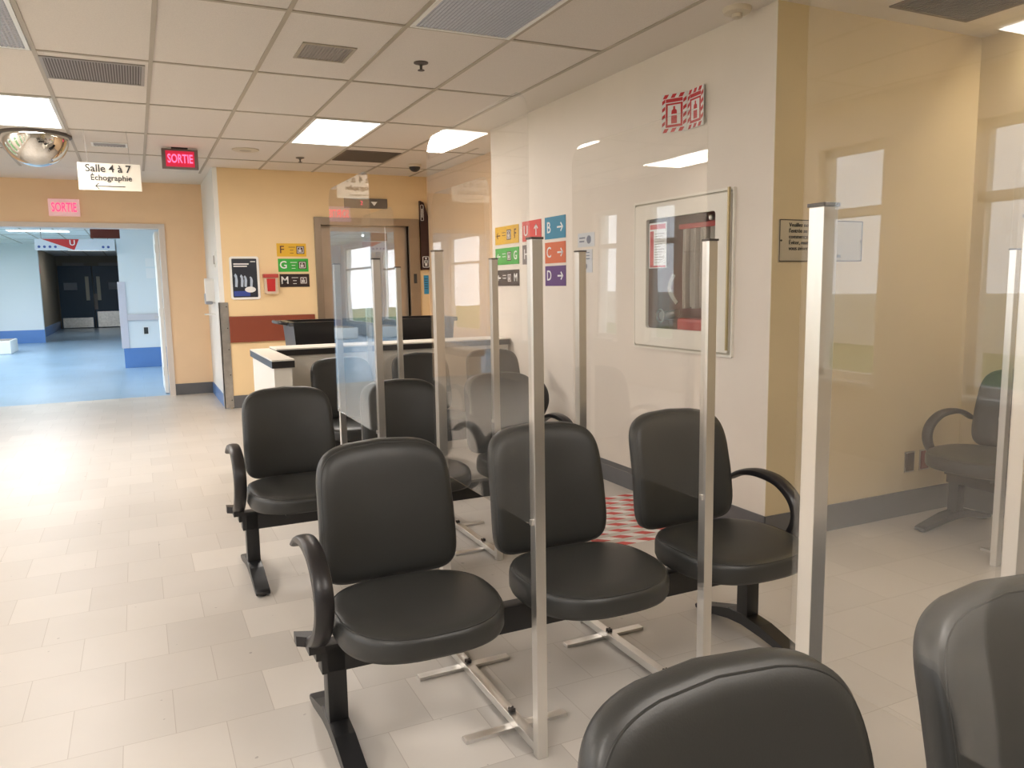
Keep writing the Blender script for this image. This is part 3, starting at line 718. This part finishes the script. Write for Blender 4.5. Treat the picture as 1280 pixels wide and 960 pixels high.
# red extinguisher sign, two wings
M_redprint = mat('red_print', (.52, .015, .02), .4)
t = thing('extinguisher_sign', 'folded red and white fire extinguisher sign high on the cream wall', 'sign', (XR-.002, 3.80, 2.395))
for (dx, dy, nm) in ((-.075, .150, 1), (-.020, -.170, -1)):
    # wing from the fold at (0,0) to (dx,dy); local plate: u along wing, v up
    L = math.hypot(dx, dy); ang = math.atan2(dy, dx)
    w = bpy.data.objects.new('tmp', None); 
    bpy.data.objects.remove(w)
    ux = Vector((dx, dy, 0)).normalized(); 
    if dy > 0: org = Vector((dx, dy, 0)); X = -ux
    else: org = Vector((0, 0, 0)); X = ux
    Y = Vector((0, 0, 1)); Z = X.cross(Y)
    mw = Matrix(((X.x, Y.x, Z.x, org.x), (X.y, Y.y, Z.y, org.y), (X.z, Y.z, Z.z, org.z), (0, 0, 0, 1)))
    b = BM(); box(b, .003, -.11, -.003, L-.003, .11, 0); p = obj('wing', b, M_paper, t); p.matrix_local = mw
    b = BM(); zz = (.0, .0012)
    # slanted border stripes
    for k in range(3):
        x = .010+k*L*.30
        for y0 in (.086, -.108): prism(b, [(x, y0), (x+L*.15, y0), (min(L-.006, x+L*.24), y0+.022), (x+L*.08, y0+.022)], 2, *zz)
    for k in range(4):
        y = -.075+k*.042
        for x0 in (.006, L-.026): prism(b, [(x0, y), (x0+.020, y+.014), (x0+.020, y+.034), (x0, y+.020)], 2, *zz)
    box(b, .030, .062, zz[0], L-.030, .082, zz[1])
    ring_bm(b, [(.030, -.080), (L-.030, -.080), (L-.030, .056), (.030, .056)], [(.042, -.066), (L-.042, -.066), (L-.042, .046), (.042, .046)], *zz)
    # extinguisher
    c = L/2; prism(b, [(c-.018, -.060), (c+.018, -.060), (c+.018, -.015), (c-.018, -.015)], 2, *zz)
    prism(b, [(c-.018, -.006), (c+.018, -.006), (c+.016, .014), (c+.006, .022), (c+.006, .038), (c-.006, .038), (c-.006, .022), (c-.016, .014)], 2, *zz)
    obj('red_print', b, M_redprint, p)

# plaque on the bay wall
t = thing('text_plaque', 'grey plaque with five lines of black lettering on the tan wall', 'plaque', (3.31, YP-.004, 1.612), BACK)
b = BM(); box(b, -.30, -.108, 0, .30, .108, .006, .001); obj('plate', b, mat('plaque_grey', (.46, .42, .34), .35, metal=.2), t)
b = BM(); ring_bm(b, rrect(-.30, -.108, .30, .108, .004, 2), rrect(-.295, -.103, .295, .103, .004, 2), .006, .0075); obj('border', b, M_cap, t)
for i, s in enumerate(('Veuillez noter que seul', "l'entrée au département", 'commencera avec la', "Éviter, mais à l'entrée", 'vous avisera de patienter')):
    text(s, .030, M_ink, t, -.235, .080-.030*i, .007, align='LEFT')
text('Le Patient', .030, M_ink, t, .02, -.078, .007, align='LEFT')
b = BM(); [lathe(b, [(.005, 0), (.005, .004)], (x, 0, .006), 10) for x in (-.288, .288)]; obj('screw', b, M_ink, t)
# outlets
for x, m_, lab in ((4.085, mat('brown_outlet', (.05, .03, .025), .4), 'dark brown outlet low on the tan wall'), (4.215, mat('red_outlet', (.16, .015, .012), .4), 'dark red outlet low on the tan wall')):
    t = thing('wall_outlet', lab, 'outlet', (x, YP-.004, .325), BACK, 'outlets on the tan wall')
    b = BM(); box(b, -.042, -.062, 0, .042, .062, .005, .0015); obj('plate', b, M_steel, t)
    b = BM(); box(b, -.034, -.054, .005, .034, .054, .009, .001); p = obj('socket', b, m_, t)

# floor tape
t = thing('floor_marking', 'red and white striped tape on the floor below the fire cabinet', 'floor tape', (2.55, 3.85, 0))
b = BM(); 
for k in range(9): box(b, -.38, -.42+k*.1, 0, .40, -.42+k*.1+.052, .0012)
obj('tape_strip', b, M_tape, t)
o = t.children[0]; o['kind'] = 'stuff'

# ================================================================== CEILING THINGS
def gx(i): return X0g-.61*i
def gy(j): return Y0g+1.22*(j-1)+0  # row j of the calibration sits at Y0 + 1.22*j
def gyy(j): return Y0g+1.22*j
def troffer(i, j, lit, label):
    x0, x1, y0, y1 = gx(i+1)+.014, gx(i)-.014, gyy(j)+.014, gyy(j+1)-.014
    t = thing('ceiling_light', label, 'ceiling light', ((x0+x1)/2, (y0+y1)/2, CZ), (0, 0, 0), 'recessed ceiling lights')
    w, h = (x1-x0)/2, (y1-y0)/2
    b = BM(); ring_bm(b, [(-w, -h), (w, -h), (w, h), (-w, h)], [(-w+.022, -h+.022), (w-.022, -h+.022), (w-.022, h-.022), (-w+.022, h-.022)], -.010, -.0005); obj('frame', b, M_whiteplate, t)
    b = BM()
    if lit:
        box(b, -w+.022, -h+.022, -.006, w-.022, h-.022, -.002); obj('diffuser', b, M_diffglow, t)
        area('lamp', ((x0+x1)/2, (y0+y1)/2, CZ-.02), (0, 0, 0), x1-x0-.05, y1-y0-.05, TROFFER_W, LAMP)
    else:
        n = 26
        for k in range(n):
            a = -w+.022+(2*w-.044)*k/n; c = -w+.022+(2*w-.044)*(k+1)/n
            prism(b, [(a, -.003), (c, -.003), ((a+c)/2, -.009)], 1, -h+.022, h-.022)
        obj('lens', b, M_lens, t)
    return t
troffer(2-1, 3, True, 'lit ceiling light near the far centre of the room')
troffer(5, 3, True, 'lit ceiling light above the round convex mirror')
troffer(1, 0, False, 'switched-off ceiling light with ribbed lens at the top edge')
troffer(5, 1, False, 'switched-off ceiling light in the top left corner')
# invented fixtures behind the camera and to the left, added to light the room
for i, j in ((1, -3), (5, -3), (8, -1), (7, 1), (8, 3)): troffer(i, j, True, 'ceiling light added outside the view to brighten the room')
# wall strip that washes the side wall
t = thing('strip_light', 'strip light washing the top of the tan side wall', 'strip light', (4.40, 1.6, CZ))
b = BM(); box(b, -.06, -1.1, -.05, .06, 1.1, -.001, .004); obj('housing', b, M_whiteplate, t)
b = BM(); box(b, -.03, -1.08, -.07, .03, 1.08, -.05, .004); obj('tube', b, M_diffglow, t)
area('strip_lamp', (4.40, 1.6, CZ-.085), (0, -.75, 0), .05, 2.1, STRIP_W, (1, .86, .62))

def vent(x0, x1, y0, y1, n, m_fr, m_sl, m_bk, label, group='ceiling grilles', along='x'):
    t = thing('ceiling_vent', label, 'vent', ((x0+x1)/2, (y0+y1)/2, CZ), (0, 0, 0), group)
    w, h = (x1-x0)/2, (y1-y0)/2
    b = BM(); ring_bm(b, [(-w, -h), (w, -h), (w, h), (-w, h)], [(-w+.02, -h+.02), (w-.02, -h+.02), (w-.02, h-.02), (-w+.02, h-.02)], -.008, -.001); obj('frame', b, m_fr, t)
    b = BM(); box(b, -w+.02, -h+.02, -.002, w-.02, h-.02, -.001); obj('backing', b, m_bk, t)
    b = BM()
    for k in range(n):
        x = -w+.02+(2*w-.04)*(k+.5)/n; box(b, x-.003, -h+.02, -.007, x+.003, h-.02, -.002)
    obj('slats', b, m_sl, t)
    return t
vent(-.42, .15, 5.50, 6.03, 34, M_vent, M_vent, M_ventd, 'wide grey slatted grille in the ceiling at the upper left')
vent(.95, 1.26, 4.66, 4.98, 14, M_grid, M_vent, M_vent, 'small square grille in the ceiling near the top centre')
vent(2.03, 2.60, 8.05, 8.72, 26, M_ventbrown, M_ventbrown, M_ventd, 'brown grille in the ceiling beyond the far lit light')
vent(3.56, 4.16, 2.33, 2.94, 22, M_ventbrown, M_ventbrown, M_ventd, 'brown grille in the ceiling at the top right')
vent(-.28, .03, 8.42, 8.64, 10, M_whiteplate, M_vent, M_vent, 'narrow pale diffuser in the ceiling above the hanging Salle sign')
for (x, y, lab) in ((1.698, 4.806, 'brass sprinkler head near the top centre of the ceiling'), (1.684, 8.707, 'sprinkler head beyond the far lit ceiling light')):
    t = thing('sprinkler', lab, 'sprinkler', (x, y, CZ), (0, 0, 0), 'sprinkler heads')
    b = BM(); lathe(b, [(.045, 0), (.045, -.006), (.02, -.014)], n=18); obj('escutcheon', b, M_ventd, t, True)
    b = BM(); lathe(b, [(.010, -.012), (.007, -.045)], n=10); lathe(b, [(.020, -.045), (.022, -.049)], n=14); obj('head', b, M_ventd, t)
t = thing('smoke_detector', 'round smoke detector on the ceiling above the cream wall corner', 'smoke detector', (2.86, 3.27, CZ-.001))
b = BM(); lathe(b, [(.072, 0), (.072, -.012), (.066, -.024), (.05, -.028)], n=32); obj('base', b, M_smoke, t, True)
b = BM(); lathe(b, [(.028, -.026), (.026, -.046), (.016, -.050)], n=20); obj('sensor', b, M_smoke, t, True)
t = thing('dome_camera', 'small black dome camera on the far ceiling', 'camera', (2.98, 8.75, CZ))
b = BM(); lathe(b, [(.075, 0), (.075, -.025), (.068, -.03)], n=24); obj('base', b, M_smoke, t, True)
b = BM(); lathe(b, [(.065*math.cos(a*PI/16), -.03-.055*math.sin(a*PI/16)) for a in range(8)], n=24); obj('dome', b, M_black, t, True)
t = thing('ceiling_speaker', 'flat round speaker on the ceiling right of the hanging exit sign', 'speaker', (1.09, 8.39, CZ))
b = BM(); lathe(b, [(.13, 0), (.13, -.008), (.12, -.012)], n=32); obj('ring', b, M_smoke, t, True)
b = BM(); lathe(b, [(.118, -.011), (.0001, -.013)], n=32, cap=False); obj('grille', b, M_grid, t, True)
t = thing('convex_mirror', 'chrome half-dome security mirror on the ceiling at the left', 'mirror', (-.70, 8.2, CZ))
b = BM(); lathe(b, [(.262*math.cos(a*PI/32), -.02-.262*math.sin(a*PI/32)) for a in range(16)]+[(.004, -.282)], n=48); obj('dome', b, M_chrome, t, True)
b = BM(); lathe(b, [(.285, 0), (.285, -.02), (.262, -.026), (.262, 0)], n=48); obj('rim', b, M_ventd, t, True)

# ================================================================== HANGING SIGNS
t = thing('hanging_sign', 'white Salle 4 à 7 Échographie sign hanging from two wires', 'sign', (-.13, 7.8, 2.39), BACK)
b = BM(); box(b, -.245, -.115, -.004, .245, .115, .004); obj('board', b, mat('sign_board_cream', (.66, .62, .54), .4), t)
text('Salle 4 à 7', .088, M_ink, t, -.01, .068, .0062, bold=.0012)
text('Échographie', .066, M_ink, t, .01, -.010, .0062, bold=.0008)
obj('arrow', arrow_bm(BM(), 0, -.080, .23, 'left', .006, .006, hd=.11), M_ink, t)
for x in (-.165, .165):
    b = BM(); sweep(b, [(x, .115, 0), (x-.012, .395, 0)], .003, .003, n=6); obj('wire', b, M_vent, t)
t = thing('exit_sign', 'red SORTIE exit sign hanging from the ceiling', 'exit sign', (.485, 8.5, 2.685), BACK, 'SORTIE exit signs')
b = BM(); box(b, -.165, -.105, -.03, .165, .085, .02, .004); obj('housing', b, M_exithouse, t)
b = BM(); box(b, -.13, -.085, .02, .13, .065, .023); obj('face', b, mat('exit_red_face', (.30, .01, .03), .4, emit=(1, .02, .08), estr=.45), t)
text('SORTIE', .115, mat('exit_letter_bright', (.6, .1, .15), .5, emit=(1, .10, .25), estr=2.0), t, 0, -.012, .0245, sx=.62, bold=.002)
b = BM(); box(b, -.075, .085, -.03, .075, .099, .03); obj('canopy', b, M_black, t)
t = thing('exit_sign', 'white-framed SORTIE exit sign on the wall over the corridor doorway', 'exit sign', (-.725, YD, 2.44), BACK, 'SORTIE exit signs')
b = BM(); box(b, -.17, -.105, 0, .17, .105, .05, .006); obj('housing', b, mat('exit_housing_pink', (.75, .62, .62), .4, emit=(1, .35, .42), estr=.25), t)
text('SORTIE', .155, mat('exit_letter_red', (.5, .02, .05), .5, emit=(1, .04, .15), estr=1.6), t, 0, -.003, .052, sx=.55, bold=.002)

# ================================================================== CORRIDOR THINGS
for (x, y) in ((-1.8, 12.7), (-1.8, 16.3), (-1.8, 19.9), (-1.3, 29.0)):  # ceiling lights added here to brighten the dark corridor
    t = thing('ceiling_light', 'ceiling light added to brighten the blue-floored corridor', 'ceiling light', (x, y, CC), (0, 0, 0), 'added corridor ceiling lights')
    b = BM(); ring_bm(b, [(-.6, -.3), (.6, -.3), (.6, .3), (-.6, .3)], [(-.575, -.275), (.575, -.275), (.575, .275), (-.575, .275)], -.012, -.0055); obj('frame', b, M_whiteplate, t)
    b = BM(); box(b, -.575, -.275, -.010, .575, .275, -.0055); obj('diffuser', b, M_diffglow, t)
    area('lamp', (x, y, CC-.03), (0, 0, 0), 1.1, .5, 42 if y < 25 else 14, COOL if y < 25 else LAMP)
t = thing('open_door', 'white corridor door folded open at the right jamb', 'door', (DX1-.005, YD+.22, 0))
b = BM(); box(b, -.045, 0, .01, 0, .95, DZ-.02, .002); obj('leaf', b, M_white, t)
b = BM(); [box(b, -.05, .004, z, .004, .03, z+.11) for z in (.25, 1.05, 1.9)]; obj('hinge', b, M_steel, t)
b = BM(); sweep(b, [(-.045, .85, 1.02), (-.09, .85, 1.02), (-.09, .75, 1.02)], .02, .02, Vector((0,0,1))); obj('handle', b, M_steel, t)
t = thing('double_door', 'navy double doors closing off the far end of the corridor', 'door', (-1.44, 33.97, 0))
for s in (-1, 1):
    b = BM(); box(b, min(0, s*1.13)+(.01 if s > 0 else 0), -.05, .01, max(0, s*1.13)-(.01 if s < 0 else 0), 0, 2.35, .004); p = obj('leaf', b, M_bluedoor, t)
    b = BM(); box(b, s*.19-.06, -.07, 1.05, s*.19+.06, -.05, 1.95); obj('push_bar', b, mat('push_plate', (.62, .60, .50), .4), p)
    b = BM(); box(b, min(s*.08, s*1.08), -.062, .03, max(s*.08, s*1.08), -.05, .40 if s < 0 else .62); obj('kick_plate', b, M_steel, p)
    b = BM(); box(b, s*.75-.22, -.058, 1.45, s*.75+.22, -.05, 1.72); obj('notice_plate', b, mat('door_notice', (.30, .33, .38), .5), p)
    b = BM(); box(b, s*.6-.35, -.14, 2.35, s*.6+.35, -.05, 2.46); obj('closer', b, M_vent, t)
b = BM(); box(b, .0, -.075, .70, .12, -.05, 1.30); obj('astragal', b, M_vent, t)
t = thing('overhead_banner', 'long white overhead direction banner with a red triangle and U in the corridor', 'sign', (-.87, 15.5, 2.19), BACK)
b = BM(); box(b, -.60, -.09, 0, .60, .10, .04); obj('board', b, mat('banner_white', (.60, .66, .74), .4), t)
b = BM(); prism(b, [(-.50, .10), (.06, .10), (-.02, -.085)], 2, .04, .042); obj('red_triangle', b, M_redprint, t)
text('U', .13, M_paper, t, -.045, .035, .043, bold=.002)

for x, y in ((-.54, -.03), (-.46, -.03), (-.38, -.03), (-.30, -.03), (.42, -.03), (.50, -.03)): obj('symbol', lathe(BM(), [(.022, 0), (.022, .002)], (x, y, .04), 12), mat('symbol_blue', (.05, .10, .35), .5), t)
b = BM(); [box(b, x-.005, .10, .015, x+.005, CC-2.19, .025) for x in (-.5, .5)]; obj('hanger', b, M_vent, t)
b = BM(); box(b, -.50, 12.2, 2.12, -.14, 12.23, 2.38); box(b, -.45, 12.21, 2.38, -.44, 12.22, CC); box(b, -.20, 12.21, 2.38, -.19, 12.22, CC)
tag(obj('brown_panel_sign', b, M_wine), 'plain dark brown sign hanging just inside the corridor', 'sign')
t = thing('wall_sign', 'small red sign high on the dark corridor wall', 'sign', (-2.62, 28.0, 2.1), (PI/2, 0, PI/2))
b = BM(); box(b, -.25, -.13, 0, .25, .13, .02); obj('plate', b, M_redprint, t)
b = BM(); box(b, -.05, -.06, .02, .05, .06, .022); obj('symbol', b, M_paper, t)
t = thing('handrail', 'pale handrail with a tall corner bumper on the white corridor wall', 'handrail', (0, 15.84, 0))
b = BM(); box(b, -.16, -.04, .86, .58, 0, .98, .008); obj('rail', b, mat('pale_rail', (.55, .52, .54), .5), t)
b = BM(); box(b, -.285, -.012, .36, -.16, .10, 1.56, .004); obj('corner_bumper', b, mat('pale_bumper', (.58, .55, .60), .5), t)
t = thing('wall_outlet', 'black outlet above the blue base of the corridor wall', 'outlet', (.13, 15.845, .67), BACK)
b = BM(); box(b, -.05, -.075, 0, .05, .075, .008, .002); obj('plate', b, M_whiteplate, t)
b = BM(); box(b, -.035, -.06, .008, .035, .06, .013); obj('socket', b, M_ink, t)
t = thing('notice', 'small white paper notices on the corridor wall by the open door', 'notice', (.30, 15.845, 1.78), BACK)
b = BM(); box(b, -.10, .05, 0, .10, .20, .003); box(b, -.10, -.16, 0, .10, .02, .003); obj('sheet', b, M_paper, t)
t = thing('floor_heater', 'low white heater box on the corridor floor at the far left', 'heater', (-3.05, 21.6, 0))
b = BM(); box(b, -.40, -.6, 0, .40, .6, .30, .02); obj('casing', b, M_white, t)
b = BM(); [box(b, -.36, -.5+.12*i, .30, .36, -.46+.12*i, .304) for i in range(9)]; obj('louvre', b, M_vent, t)
